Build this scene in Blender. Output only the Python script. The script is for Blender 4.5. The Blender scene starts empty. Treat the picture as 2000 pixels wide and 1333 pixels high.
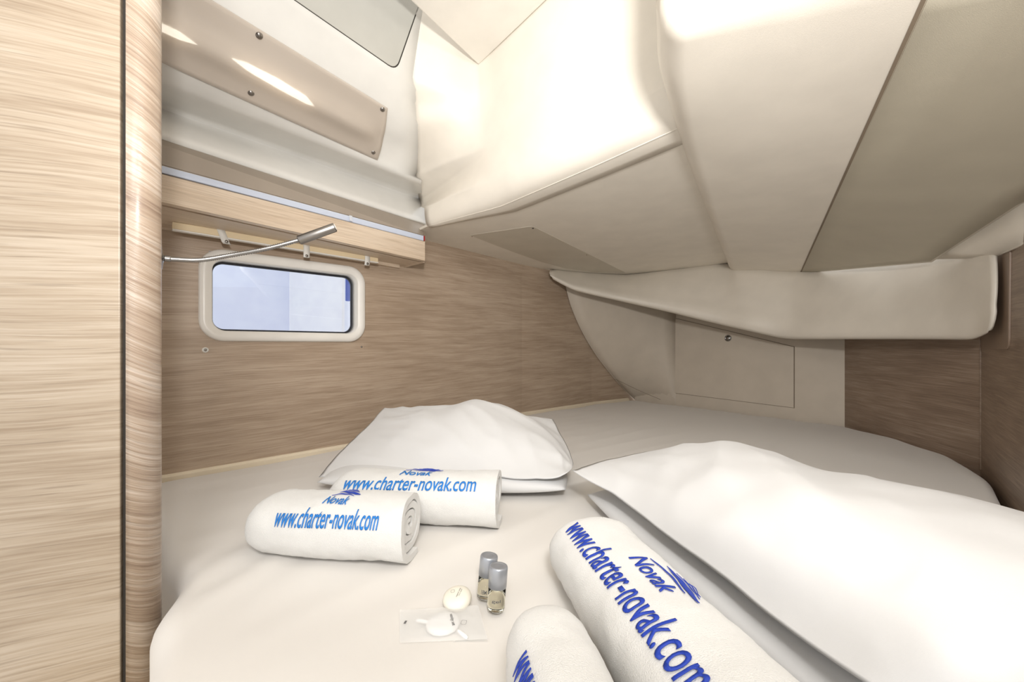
import bpy, bmesh, math, random
from mathutils import Vector, noise
random.seed(4)
SC = bpy.context.scene
COL = SC.collection
# ------------------------------------------------------------------ camera
F = 760.0; CX = 1000.0; HY = 685.0; H = 0.38       # focal length (px), principal x, horizon row, eye height above the mattress
cam = bpy.data.cameras.new('camera'); co = bpy.data.objects.new('camera', cam); COL.objects.link(co)
cam.sensor_width = 36; cam.lens = F/2000*36; cam.clip_start = 0.02
cam.shift_y = (HY-666.5)/2000
co.location = (0, 0, H); co.rotation_euler = (math.pi/2, 0, 0)
SC.camera = co
# ------------------------------------------------------------------ world, lights, exposure
w = bpy.data.worlds.new('daylight_glow'); SC.world = w; w.use_nodes = True
bg = w.node_tree.nodes['Background']; bg.inputs[0].default_value = (1.0, 0.99, 0.975, 1); bg.inputs[1].default_value = 1.05
def area(name, loc, target, size, power, color=(1, 0.985, 0.96)):
    l = bpy.data.lights.new(name, 'AREA'); l.shape = 'DISK'; l.size = size; l.spread = math.radians(150); l.energy = power; l.color = color
    o = bpy.data.objects.new(name, l); COL.objects.link(o); o.location = loc
    o.rotation_euler = (Vector(target)-Vector(loc)).to_track_quat('-Z', 'Y').to_euler(); return o
area('flash_light', (0.066, -0.147, 0.69), (0.206, 0.753, 1.09), 0.10, 11.5)
area('fill_light', (0.05, -0.75, 1.25), (-0.05, 0.55, 0.0), 0.55, 10, (1, 0.985, 0.97))  # added fill lamp behind the camera, brightens the near bed
vs = SC.view_settings; vs.view_transform = 'Standard'; vs.look = 'None'; vs.gamma = 1; vs.use_curve_mapping = False
vs.exposure = 0.10

# ------------------------------------------------------------------ helpers
def W(px, py, z):                 # point on the ray through a photograph position, at height z
    Y = (z-H)*F/(HY-py); return Vector(((px-CX)/F*Y, Y, z))
def U(px, py, Y):                 # same, at depth Y
    return Vector(((px-CX)/F*Y, Y, H+(HY-py)/F*Y))
def ray_plane(px, py, p, n):
    d = Vector(((px-CX)/F, 1, (HY-py)/F)); o = Vector((0, 0, H))
    return o + d*((p-o).dot(n)/d.dot(n))
def lerp(a, b, t): return a+(b-a)*t
def crom(pts, t):                 # Catmull-Rom through a list, t in 0..1
    n = len(pts)-1; s = min(max(t, 0), 1)*n; i = min(int(s), n-1); f = s-i
    p1, p2 = pts[i], pts[i+1]
    p0 = pts[i-1] if i > 0 else p1*2-p2
    p3 = pts[i+2] if i+2 <= n else p2*2-p1
    return 0.5*((2*p1)+(p2-p0)*f+(2*p0-5*p1+4*p2-p3)*f*f+(3*p1-p0-3*p2+p3)*f*f*f)
def polyl(pts, t):
    n = len(pts)-1; s = min(max(t, 0), 1)*n; i = min(int(s), n-1); return lerp(pts[i], pts[i+1], s-i)

def link(name, me, mat=None, parent=None, smooth=False, kind=None):
    if mat: me.materials.append(mat)
    o = bpy.data.objects.new(name, me); COL.objects.link(o)
    if parent: o.parent = parent
    if smooth:
        for p in me.polygons: p.use_smooth = True
    if kind: o['kind'] = kind
    return o
def mesh(name, verts, faces, mat=None, parent=None, smooth=False, uvs=None, kind=None):
    me = bpy.data.meshes.new(name); me.from_pydata([tuple(v) for v in verts], [], faces)
    if uvs:
        uv = me.uv_layers.new(name='UVMap')
        for l in me.loops: uv.data[l.index].uv = uvs[l.vertex_index]
    me.update()
    return link(name, me, mat, parent, smooth, kind)
def bmobj(name, bm, mat, parent=None, smooth=False, kind=None):
    me = bpy.data.meshes.new(name); bmesh.ops.recalc_face_normals(bm, faces=bm.faces); bm.to_mesh(me); bm.free()
    return link(name, me, mat, parent, smooth, kind)
def empty(name, loc=(0, 0, 0), kind=None):
    o = bpy.data.objects.new(name, None); COL.objects.link(o); o.location = loc; o.empty_display_size = 0.05
    if kind: o['kind'] = kind
    return o
def tag(o, label, cat, group=None):
    o['label'] = label; o['category'] = cat
    if group: o['group'] = group
    return o
def part(root, o):                # parent while keeping the world place (roots carry only a location)
    o.parent = root; o.location = o.location - root.location; return o
def grid_faces(nr, nc, close=False):
    f = []
    for r in range(nr-1):
        for c in range(nc-1 if not close else nc):
            c2 = (c+1) % nc
            f.append((r*nc+c, r*nc+c2, (r+1)*nc+c2, (r+1)*nc+c))
    return f
def solid(o, t, off=1):
    m = o.modifiers.new('thickness', 'SOLIDIFY'); m.thickness = t; m.offset = off; return o
def bevel(o, w=0.002, n=2):
    m = o.modifiers.new('bevel', 'BEVEL'); m.width = w; m.segments = n; m.limit_method = 'ANGLE'; m.angle_limit = math.radians(40); return o
def prism(bm, plan, z0, z1):
    a = [bm.verts.new((p[0], p[1], z0)) for p in plan]; b = [bm.verts.new((p[0], p[1], z1)) for p in plan]
    bm.faces.new(a); bm.faces.new(b[::-1])
    for i in range(len(plan)):
        j = (i+1) % len(plan); bm.faces.new((a[i], b[i], b[j], a[j]))
def slab(name, quad, thick, mat, parent=None, bev=0.0015, uvs=None):   # polygon of 3-D points, thickened
    n = (quad[1]-quad[0]).cross(quad[-1]-quad[0]).normalized()
    k = len(quad); v = list(quad)+[p+n*thick for p in quad]
    f = [tuple(range(k))[::-1], tuple(range(k, 2*k))]+[(i, (i+1) % k, k+(i+1) % k, k+i) for i in range(k)]
    if uvs: uvs = uvs+uvs
    o = mesh(name, v, f, mat, parent, uvs=uvs)
    if bev: bevel(o, bev)
    return o
def tube_mesh(path, rad, seg=16, caps=True):
    vs_, fs = [], []; n = len(path)
    up = Vector((0, 0, 1))
    for i, p in enumerate(path):
        t = (path[min(i+1, n-1)]-path[max(i-1, 0)]).normalized()
        if abs(t.dot(up)) > 0.95: a = t.cross(Vector((1, 0, 0))).normalized()
        else: a = t.cross(up).normalized()
        b = t.cross(a); r = rad[i] if isinstance(rad, (list, tuple)) else rad
        for k in range(seg):
            q = 2*math.pi*k/seg; vs_.append(p+a*math.cos(q)*r+b*math.sin(q)*r)
    fs = grid_faces(n, seg, True)
    if caps: fs += [tuple(range(seg)), tuple(range((n-1)*seg, n*seg))[::-1]]
    return vs_, fs
def tube(name, path, rad, mat, parent=None, seg=16):
    v, f = tube_mesh(path, rad, seg); o = mesh(name, v, f, mat, parent, True)
    bm = bmesh.new(); bm.from_mesh(o.data); bmesh.ops.recalc_face_normals(bm, faces=bm.faces); bm.to_mesh(o.data); bm.free()
    return o
def lathe(name, prof, mat, parent=None, loc=(0, 0, 0), axis=(0, 0, 1), seg=32, smooth=True):
    q = Vector((0, 0, 1)).rotation_difference(Vector(axis)); L = Vector(loc); v = []
    for r, z in prof:
        for k in range(seg):
            a = 2*math.pi*k/seg; v.append(L+q@Vector((r*math.cos(a), r*math.sin(a), z)))
    f = grid_faces(len(prof), seg, True)+[tuple(range(seg)), tuple(range((len(prof)-1)*seg, len(prof)*seg))[::-1]]
    o = mesh(name, v, f, mat, parent, smooth)
    bm = bmesh.new(); bm.from_mesh(o.data); bmesh.ops.recalc_face_normals(bm, faces=bm.faces); bm.to_mesh(o.data); bm.free()
    return o

# ------------------------------------------------------------------ materials
def base_mat(name, col, rough=0.5, **kw):
    m = bpy.data.materials.new(name); m.use_nodes = True; nt = m.node_tree; b = nt.nodes['Principled BSDF']
    b.inputs['Base Color'].default_value = (*col, 1); b.inputs['Roughness'].default_value = rough
    for k, v in kw.items():
        b.inputs[k.replace('_', ' ')].default_value = v
    return m, nt, b
def bump_noise(nt, b, scale, strength, dist=0.002, detail=3, coord='Object', vec_scale=None):
    tc = nt.nodes.new('ShaderNodeTexCoord'); n = nt.nodes.new('ShaderNodeTexNoise'); n.inputs['Scale'].default_value = scale; n.inputs['Detail'].default_value = detail
    if vec_scale:
        mp = nt.nodes.new('ShaderNodeMapping'); mp.inputs['Scale'].default_value = vec_scale
        nt.links.new(tc.outputs[coord], mp.inputs[0]); nt.links.new(mp.outputs[0], n.inputs[0])
    else: nt.links.new(tc.outputs[coord], n.inputs[0])
    bp = nt.nodes.new('ShaderNodeBump'); bp.inputs['Strength'].default_value = strength; bp.inputs['Distance'].default_value = dist
    nt.links.new(n.outputs[0], bp.inputs['Height']); nt.links.new(bp.outputs[0], b.inputs['Normal']); return bp, n
def tint_noise(nt, b, c1, c2, scale, coord='Object'):
    tc = nt.nodes.new('ShaderNodeTexCoord'); n = nt.nodes.new('ShaderNodeTexNoise'); n.inputs['Scale'].default_value = scale; n.inputs['Detail'].default_value = 4
    r = nt.nodes.new('ShaderNodeValToRGB'); r.color_ramp.elements[0].position = .35; r.color_ramp.elements[1].position = .65
    r.color_ramp.elements[0].color = (*c1, 1); r.color_ramp.elements[1].color = (*c2, 1)
    nt.links.new(tc.outputs[coord], n.inputs[0]); nt.links.new(n.outputs[0], r.inputs[0]); nt.links.new(r.outputs[0], b.inputs['Base Color'])
def simple(name, col, rough=0.5, bump=None, var=0.03, **kw):
    m, nt, b = base_mat(name, col, rough, **kw)
    tint_noise(nt, b, tuple(c*(1-var) for c in col), tuple(min(1, c*(1+var)) for c in col), 9)
    if bump: bump_noise(nt, b, *bump)
    return m
def wood(name, dark, mid, light, rough=0.38, tilt=0.0, fine=1.0, wave=0.35, coat=0.0, bumpk=0.12):
    m, nt, b = base_mat(name, mid, rough); N = nt.nodes.new; Lk = nt.links.new
    uv = N('ShaderNodeUVMap'); mp = N('ShaderNodeMapping'); mp.inputs['Rotation'].default_value = (0, 0, tilt); Lk(uv.outputs[0], mp.inputs[0])
    # slow warp so the grain wanders
    wn = N('ShaderNodeTexNoise'); wn.inputs['Scale'].default_value = 2.2; wn.inputs['Detail'].default_value = 2
    ms = N('ShaderNodeMapping'); ms.inputs['Scale'].default_value = (1.0, 2.4, 1); Lk(mp.outputs[0], ms.inputs[0]); Lk(ms.outputs[0], wn.inputs[0])
    sub = N('ShaderNodeVectorMath'); sub.operation = 'SUBTRACT'; sub.inputs[1].default_value = (.5, .5, .5); Lk(wn.outputs['Color'], sub.inputs[0])
    sc = N('ShaderNodeVectorMath'); sc.operation = 'MULTIPLY'; sc.inputs[1].default_value = (0.05, 0.022*wave/0.35, 0); Lk(sub.outputs[0], sc.inputs[0])
    ad = N('ShaderNodeVectorMath'); ad.operation = 'ADD'; Lk(mp.outputs[0], ad.inputs[0]); Lk(sc.outputs[0], ad.inputs[1])
    def layer(sx, sy, detail, lo, hi):
        mm = N('ShaderNodeMapping'); mm.inputs['Scale'].default_value = (sx, sy, 1); Lk(ad.outputs[0], mm.inputs[0])
        n = N('ShaderNodeTexNoise'); n.inputs['Scale'].default_value = 1; n.inputs['Detail'].default_value = detail; n.inputs['Roughness'].default_value = .6
        Lk(mm.outputs[0], n.inputs[0]); r = N('ShaderNodeMapRange'); r.inputs[1].default_value = lo; r.inputs[2].default_value = hi; Lk(n.outputs[0], r.inputs[0]); return r
    broad = layer(3.2, 45*fine, 4, .32, .68); finel = layer(6, 300*fine, 4, .36, .64); patch = layer(1.6, 7, 2, .35, .65)
    pores = layer(8, 300*fine, 3, .57, .70)
    mx = N('ShaderNodeMath'); mx.operation = 'MULTIPLY_ADD'; Lk(broad.outputs[0], mx.inputs[0]); mx.inputs[1].default_value = .44
    m2 = N('ShaderNodeMath'); m2.operation = 'MULTIPLY'; Lk(finel.outputs[0], m2.inputs[0]); m2.inputs[1].default_value = .44; Lk(m2.outputs[0], mx.inputs[2])
    m3 = N('ShaderNodeMath'); m3.operation = 'MULTIPLY_ADD'; Lk(patch.outputs[0], m3.inputs[0]); m3.inputs[1].default_value = .26; Lk(mx.outputs[0], m3.inputs[2])
    r = N('ShaderNodeValToRGB'); e = r.color_ramp.elements; e[0].position = .18; e[0].color = (*dark, 1); e[1].position = .92; e[1].color = (*light, 1)
    k = e.new(.55); k.color = (*mid, 1); Lk(m3.outputs[0], r.inputs[0])
    mixc = N('ShaderNodeMix'); mixc.data_type = 'RGBA'; Lk(r.outputs[0], mixc.inputs['A']); mixc.inputs['B'].default_value = (*[c*.72 for c in dark], 1)
    pf = N('ShaderNodeMath'); pf.operation = 'MULTIPLY'; Lk(pores.outputs[0], pf.inputs[0]); pf.inputs[1].default_value = .55; Lk(pf.outputs[0], mixc.inputs['Factor'])
    Lk(mixc.outputs['Result'], b.inputs['Base Color'])
    bp = N('ShaderNodeBump'); bp.inputs['Strength'].default_value = bumpk; bp.inputs['Distance'].default_value = .001; Lk(finel.outputs[0], bp.inputs['Height']); Lk(bp.outputs[0], b.inputs['Normal'])
    b.inputs['Coat Weight'].default_value = coat; b.inputs['Coat Roughness'].default_value = .25
    return m
M = {}
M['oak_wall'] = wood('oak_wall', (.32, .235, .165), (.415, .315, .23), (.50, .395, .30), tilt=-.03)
M['oak_door'] = wood('oak_door', (.33, .25, .175), (.43, .345, .255), (.52, .435, .34), rough=.34, tilt=-.02, fine=.9, wave=.6)
M['oak_post'] = wood('oak_post', (.29, .205, .15), (.45, .345, .26), (.68, .58, .49), rough=.3, fine=.6, wave=1.1, coat=.3, bumpk=.6)
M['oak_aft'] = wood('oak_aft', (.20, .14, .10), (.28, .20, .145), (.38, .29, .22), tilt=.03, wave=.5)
M['oak_pelmet'] = wood('oak_pelmet', (.48, .37, .27), (.58, .46, .345), (.66, .545, .425), tilt=.0, fine=.8)
M['gelcoat'] = simple('gelcoat', (.70, .685, .65), .28)
M['liner'] = simple('liner', (.81, .755, .665), .42, bump=(700, .15, .001))
M['liner_white'] = simple('liner_white', (.83, .79, .72), .38, bump=(600, .12, .001))
M['panel_taupe'] = simple('panel_taupe', (.50, .455, .36), .48, bump=(900, .2, .001))
M['access_taupe'] = simple('access_taupe', (.60, .55, .46), .45, bump=(900, .2, .001))
M['back_cream'] = simple('back_cream', (.62, .55, .46), .45, bump=(300, .1, .001))
M['ledge_white'] = simple('ledge_white', (.74, .685, .60), .42, bump=(600, .12, .001))
M['taupe_strip'] = simple('taupe_strip', (.32, .27, .22), .4)
M['grey_pane'] = simple('grey_pane', (.46, .45, .41), .35, bump=(900, .1, .001))
M['dark_gap'] = simple('dark_gap', (.03, .025, .02), .8)
M['seam'] = simple('seam', (.22, .17, .12), .8)
M['black_rubber'] = simple('black_rubber', (.012, .013, .02), .45)
M['frame_white'] = simple('frame_white', (.80, .77, .72), .3)
M['cream_blind'] = simple('cream_blind', (.80, .66, .44), .35)
M['strap'] = simple('strap', (.78, .76, .71), .6, bump=(900, .3, .001))
M['cream_trim'] = simple('cream_trim', (.80, .70, .54), .4)
M['chrome'] = simple('chrome', (.27, .26, .25), .26, Metallic=1.0)
M['steel'] = simple('steel', (.27, .25, .23), .32, Metallic=1.0)
M['cap_silver'] = simple('cap_silver', (.42, .44, .48), .33, Metallic=.6)
M['print_grey'] = simple('print_grey', (.10, .10, .10), .6)
M['blue_thread'] = simple('blue_thread', (.010, .19, .60), .55, bump=(1500, .5, .001))
M['blue_deep'] = simple('blue_deep', (.010, .045, .40), .55, bump=(1500, .5, .001))
M['soap'] = simple('soap', (.86, .81, .70), .35)
M['puff'] = simple('puff', (.90, .90, .90), .5)
M['red'] = simple('red', (.35, .02, .02), .4)
M['aluminium'] = simple('aluminium', (.62, .66, .74), .35, Metallic=.35)
M['outside_hull'] = simple('outside_hull', (.72, .79, 1.0), .3)
M['outside_deck'] = simple('outside_deck', (.88, .91, 1.0), .3)
M['outside_blue'] = simple('outside_blue', (.12, .18, .55), .4)

def cloth(name, col, wr_scale, wr, weave=1800, stretch=(1, 1, 1), sheen=.15):
    m, nt, b = base_mat(name, col, .85, Sheen_Weight=sheen); N = nt.nodes.new; Lk = nt.links.new
    tc = N('ShaderNodeTexCoord'); mp = N('ShaderNodeMapping'); mp.inputs['Scale'].default_value = stretch; Lk(tc.outputs['Object'], mp.inputs[0])
    a = N('ShaderNodeTexNoise'); a.inputs['Scale'].default_value = wr_scale; a.inputs['Detail'].default_value = 3; Lk(mp.outputs[0], a.inputs[0])
    f = N('ShaderNodeTexNoise'); f.inputs['Scale'].default_value = weave; Lk(tc.outputs['Object'], f.inputs[0])
    b1 = N('ShaderNodeBump'); b1.inputs['Strength'].default_value = wr; b1.inputs['Distance'].default_value = .01; Lk(a.outputs[0], b1.inputs['Height'])
    b2 = N('ShaderNodeBump'); b2.inputs['Strength'].default_value = .15; b2.inputs['Distance'].default_value = .001; Lk(f.outputs[0], b2.inputs['Height']); Lk(b1.outputs[0], b2.inputs['Normal'])
    Lk(b2.outputs[0], b.inputs['Normal']); return m
M['sheet'] = cloth('sheet', (.765, .735, .695), 6, .16, stretch=(1.4, .5, 1))
M['pillowcase'] = cloth('pillowcase', (.67, .665, .66), 9, .22)
M['terry'], nt, b = base_mat('terry', (.745, .735, .71), 1.0, Sheen_Weight=.3)
bp, n1 = bump_noise(nt, b, 800, .8, .0016, 6)
M['terry_flat'], nt, b = base_mat('terry_flat', (.84, .80, .74), .9); bump_noise(nt, b, 900, .4, .001, 2)
# translucent vinyl cover; added glowing shapes behind it imitate streaks of light
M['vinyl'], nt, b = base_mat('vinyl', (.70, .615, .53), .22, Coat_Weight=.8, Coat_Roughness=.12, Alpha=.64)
M['daylight_glow'] = base_mat('daylight_glow', (1, 1, 1), .5, Emission_Color=(1, .93, .80, 1), Emission_Strength=4.2)[0]  # emission stands in for the bright streaks on the cover
bump_noise(nt, b, 14, .05, .004, 2)
M['vinyl_edge'] = simple('vinyl_edge', (.62, .54, .46), .35)
# clear glass for the porthole: thin pane
M['glass'], nt, b = base_mat('glass', (.93, .96, 1.0), .0, Transmission_Weight=1.0, IOR=1.45)
M['bottle_clear'], nt, b = base_mat('bottle_clear', (.93, .92, .86), .08, Transmission_Weight=1.0, IOR=1.14)
M['liquid'], nt, b = base_mat('liquid', (.98, .96, .87), .02, Transmission_Weight=1.0, IOR=1.2)
M['frosted'], nt, b = base_mat('frosted', (.93, .92, .90), .35, Transmission_Weight=.0, Alpha=.45)
M['led'], nt, b = base_mat('led', (.56, .61, .72), .3); b.inputs['Emission Color'].default_value = (.7, .8, 1, 1); b.inputs['Emission Strength'].default_value = .03

# ------------------------------------------------------------------ plan of the cabin
WALL = [Vector(p) for p in [(-1.62, .60), (-1.04, 1.155), (-.60, 1.60), (.06, 2.33), (.573, 2.80), (.96, 3.08), (1.25, 3.28)]]
A = Vector((.96, 3.04)); B = Vector((1.703, 1.992)); C = Vector((1.58, 1.313)); D = Vector((1.246, .947)); E_ = Vector((.98, .45)); G_ = Vector((.92, -.55))
def V3(p, z): return Vector((p[0], p[1], z))
def wall_at(px):                   # plan point of the hull side under an image column
    k = (px-CX)/F
    for a, b2 in zip(WALL, WALL[1:]):
        fa, fb = a.x-k*a.y, b2.x-k*b2.y
        if fa <= 0 <= fb or fb <= 0 <= fa:
            return lerp(a, b2, fa/(fa-fb))
    return WALL[-1]
def seg_at(px, a, b2):
    k = (px-CX)/F; fa, fb = a.x-k*a.y, b2.x-k*b2.y; return lerp(a, b2, fa/(fa-fb))
# the window opening on the hull side
wl, wr = wall_at(387), wall_at(712)
wdir = (wr-wl).normalized(); win_in = Vector((wdir.y, -wdir.x))            # inward normal
pW = V3(wl, 0); nW = V3(win_in, 0)
q = {k: ray_plane(*v, pW, nW) for k, v in dict(tl=(387, 481), tr=(712, 524), bl=(387, 667), br=(712, 669)).items()}
def win_pt(u, v, dep):            # u,v in -1..1 across the outer frame, dep = distance into the room
    a = lerp(q['bl'], q['br'], (u+1)/2); b2 = lerp(q['tl'], q['tr'], (u+1)/2); p = lerp(a, b2, (v+1)/2); return p+nW*dep

# wall_left: vertical strips with the window cut out
def strip_wall(name, pts, z0, z1, mat, hole=None, thick=.02, kind='structure'):
    s = [0];
    for a, b2 in zip(pts, pts[1:]): s.append(s[-1]+(b2-a).length)
    def at(d):
        for i in range(len(pts)-1):
            if d <= s[i+1] or i == len(pts)-2: return lerp(pts[i], pts[i+1], (d-s[i])/(s[i+1]-s[i]))
    ds = set(s)
    for i in range(25): ds.add(s[-1]*i/24)
    zs = {z0, z1}
    if hole: ds |= {hole[0], hole[1]}; zs |= {hole[2], hole[3]}; ds = {d for d in ds if not hole[0]+1e-4 < d < hole[1]-1e-4}
    ds, zs = sorted(ds), sorted(zs); v, uv, f = [], [], []
    for z in zs:
        for d in ds: v.append(V3(at(d), z)); uv.append((d, z))
    nc = len(ds)
    for r in range(len(zs)-1):
        for c in range(nc-1):
            if hole and zs[r] >= hole[2]-1e-5 and zs[r+1] <= hole[3]+1e-5 and ds[c] >= hole[0]-1e-5 and ds[c+1] <= hole[1]+1e-5: continue
            f.append((r*nc+c, r*nc+c+1, (r+1)*nc+c+1, (r+1)*nc+c))
    o = mesh(name, v, f, mat, uvs=uv, kind=kind); solid(o, thick, -1); return o
def s_of(p):
    s = 0
    for a, b2 in zip(WALL, WALL[1:]):
        t = (p-a).dot(b2-a)/(b2-a).length_squared
        if -1e-3 <= t <= 1.001 and (lerp(a, b2, t)-p).length < .02: return s+t*(b2-a).length
        s += (b2-a).length
hu = .10
h0 = s_of(win_pt(-1+hu, 0, 0).xy); h1 = s_of(win_pt(1-hu, 0, 0).xy)
zb = max(q['bl'].z, q['br'].z)+.012; zt = min(q['tl'].z, q['tr'].z)-.010
strip_wall('wall_left', WALL, -.13, 1.0, M['oak_wall'], (h0, h1, zb, zt))

# ------------------------------------------------------------------ side moulding above the pelmet
rows = [  # (y at column 316, right column, y there, height above the eye)
    (274, 828, 437, .562), (255, 826, 428, .590), (230, 822, 404, .655), (217, 819, 391, .692), (211, 818, 386, .701), (196, 817, 376, .703), (172, 816, 364, .700), (158, 815, 356, .694),
    (150, 814, 350, .697), (117, 813, 345, .715), (28, 814, 290, .768), (-64, 811, 240, .822), (-110, 808, 200, .868), (-150, 805, 170, .893), (-179, 801, 150, .915)]
def row_line(r):
    yl, pxr, yr, h = r; a = W(316, yl, H+h); b2 = W(pxr, yr, H+h); return a, b2
R3 = [row_line(r) for r in rows]
cpn = (R3[9][1]-R3[9][0]).cross(R3[11][0]-R3[9][0]).normalized()
for i in (10, 11):                 # the facet that carries the window cover is flat
    R3[i] = (ray_plane(316, rows[i][0], R3[9][0], cpn), ray_plane(rows[i][1], rows[i][2], R3[9][0], cpn))
top_r = Vector((lerp(0, 1, 0), 0, 0))
a = W(316, -616, H+1.25); b2 = U(800, -121, 1.178); b2.z = H+1.25; a.z = H+1.25
b2 = R3[-1][1]+(a-R3[-1][0])
R3 += [(lerp(R3[-1][0], a, .5), lerp(R3[-1][1], b2, .5)), (a, b2)]
v, f = [], []
NC = 14
for (p0, p1) in R3:
    e0 = p0+(p0-p1)*.75
    p2 = p1+(p1-p0).normalized()*.02
    for c in range(NC+1): v.append(lerp(e0, p2, c/NC))
mo = mesh('wall_upper_left', v, grid_faces(len(R3), NC+1), M['gelcoat'], smooth=True, kind='structure'); solid(mo, .012, 0)
side_end = [r[1] for r in R3]
# the grey pane set in the top slope, with rounded end
pl_p = R3[14][0]; pl_n = (R3[14][1]-R3[14][0]).cross(R3[-1][0]-R3[14][0]).normalized()
if pl_n.z > 0: pl_n = -pl_n
def rounded_poly(pts, r, seg=6):
    out = []; n = len(pts)
    for i, p in enumerate(pts):
        a_, b_ = pts[i-1], pts[(i+1) % n]; rr = r[i] if isinstance(r, (list, tuple)) else r
        if rr <= 0: out.append(p); continue
        d1 = (a_-p).normalized(); d2 = (b_-p).normalized(); s0 = p+d1*rr; s1 = p+d2*rr
        for k in range(seg+1):
            t = k/seg; out.append(s0*(1-t)**2+p*2*t*(1-t)+s1*t*t)
    return out
c1 = ray_plane(573, 0, pl_p, pl_n); c2 = ray_plane(771, 137, pl_p, pl_n); c3 = ray_plane(817, 5, pl_p, pl_n)
c0 = c1+(c1-c2)*1.2; c3 = c2+(c3-c2)*1.35; c4 = c0+(c3-c2)
w2 = empty('window_2', c1, 'structure')
pane = slab('grey_pane', [p+pl_n*.007 for p in rounded_poly([c0, c2, c3, c4], [0, .03, .03, 0])], -.004, M['grey_pane'], bev=.001); part(w2, pane)
ring_o = rounded_poly([c0, c2, c3, c4], [0, .03, .03, 0]); cen = (c0+c2+c3+c4)/4
gk = [p+(p-cen).normalized()*.004 for p in ring_o]
part(w2, slab('gasket', [p+pl_n*.006 for p in gk], -.004, M['dark_gap'], bev=0))
gk2 = [p+(p-cen).normalized()*.012 for p in ring_o]

# ------------------------------------------------------------------ transverse moulding + undersides = ceiling
ceil = empty('ceiling', (0, 0, .9), 'structure')
zu = H+.52
Rpath = [W(835, 440, zu), W(905, 421, zu), W(980, 400, zu), W(1160, 322, zu), W(1340, 240, zu)]
Rpath.append(Rpath[-1]+(Rpath[-1]-Rpath[-2])*2.2)
prof = [(-.07, -.0062), (-.04, -.006), (-.01, -.004), (.012, .002), (.030, .014), (.044, .036), (.054, .068)]
ztop = 1.80; cornerC = W(935, 128, H+1.01)
fw = Vector((-.655*0-.755, -.655, 0)).normalized()       # towards the camera, square to the face
v = []; NR = 44
cols = []
for j, p in enumerate(Rpath):
    sc_e = [.25, .6, 1, 1, 1, 1][j]; colp = [p+fw*o*sc_e+Vector((0, 0, z)) for o, z in prof]
    base = colp[-1]
    if j == 0:
        base_l = [e for e in side_end if e.z > base.z+.01]
        pts = [base]+base_l
    elif j == 2:
        pts = [base, Vector((cornerC.x, cornerC.y, 1.39)), Vector((cornerC.x, cornerC.y, ztop))]
    elif j == 1: pts = None
    else: pts = [base, base+Vector((0, 0, 1.39-base.z))+fw*.02, Vector((base.x, base.y, ztop))]
    cols.append((colp, pts))
def byz(pts, z):
    for a_, b_ in zip(pts, pts[1:]):
        if a_.z <= z <= b_.z and b_.z > a_.z: return lerp(a_, b_, (z-a_.z)/(b_.z-a_.z))
    r = pts[-1].copy(); r.z = z
    if z < pts[0].z: r = pts[0].copy()
    return r
zl = [.97+(1.62-.97)*k/NR for k in range(NR+1)]
zl = sorted(zl+[1.39])
grid = []
for j, (colp, pts) in enumerate(cols):
    if pts is None: grid.append(None); continue
    grid.append(colp+[byz(pts, z) for z in zl])
grid[1] = [lerp(a_, b_, .5) if i >= len(prof) else cols[1][0][i] for i, (a_, b_) in enumerate(zip(grid[0], grid[2]))]
nr = len(grid[0]); v = []
full = []
for i in range(nr):
    full.append([g[i] for g in grid])
NX = 30
for i in range(nr):
    for c in range(NX+1):
        t = c/NX; p = lerp(polyl(full[i], t), crom(full[i], t), .25); v.append(p)
face = mesh('cockpit_face', v, grid_faces(nr, NX+1), M['liner'], smooth=True); part(ceil, face); solid(face, .004, 0)
# level underside A
wt = [V3(wall_at(px)+Vector((-.015, .015)), zu) for px in (826, 900, 1000, 1080, 1140)]
ua = [p.copy() for p in Rpath]+[Vector((1.45, 1.6, zu)), W(1470, 520, zu), W(1414, 510, zu), W(1222, 530, zu), Vector((.60, 2.85, zu))]+wt[::-1]+[Vector((wt[0].x-.06, wt[0].y-.05, zu))]
lr = [lerp(polyl(ua[:6], c/NX), crom(ua[:6], c/NX), .25) for c in range(NX+1)]
bm = bmesh.new(); bm.faces.new([bm.verts.new(p) for p in lr+ua[6:]]); bmesh.ops.triangulate(bm, faces=bm.faces)
und = bmobj('underside_liner', bm, M['liner']); part(ceil, und); solid(und, .01, 1)
for m_ in und.modifiers: m_.offset = 0
# overhead panel above the camera (level with the top of the face)
e1 = cornerC; e2 = W(800, 0, H+1.01); dire = (e2-e1).normalized()
far_r = Rpath[-1]+fw*.07; 
plan = [e1, e1+dire*1.9, Vector((.3, -1.1, 1.39)), Vector((1.3, -.9, 1.39)), Vector((far_r.x, far_r.y, 1.39))]
bm = bmesh.new(); prism(bm, plan, 1.39, 1.42)
o = bmobj('overhead_panel', bm, M['liner_white']); part(ceil, o); bevel(o, .006, 3)
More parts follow.
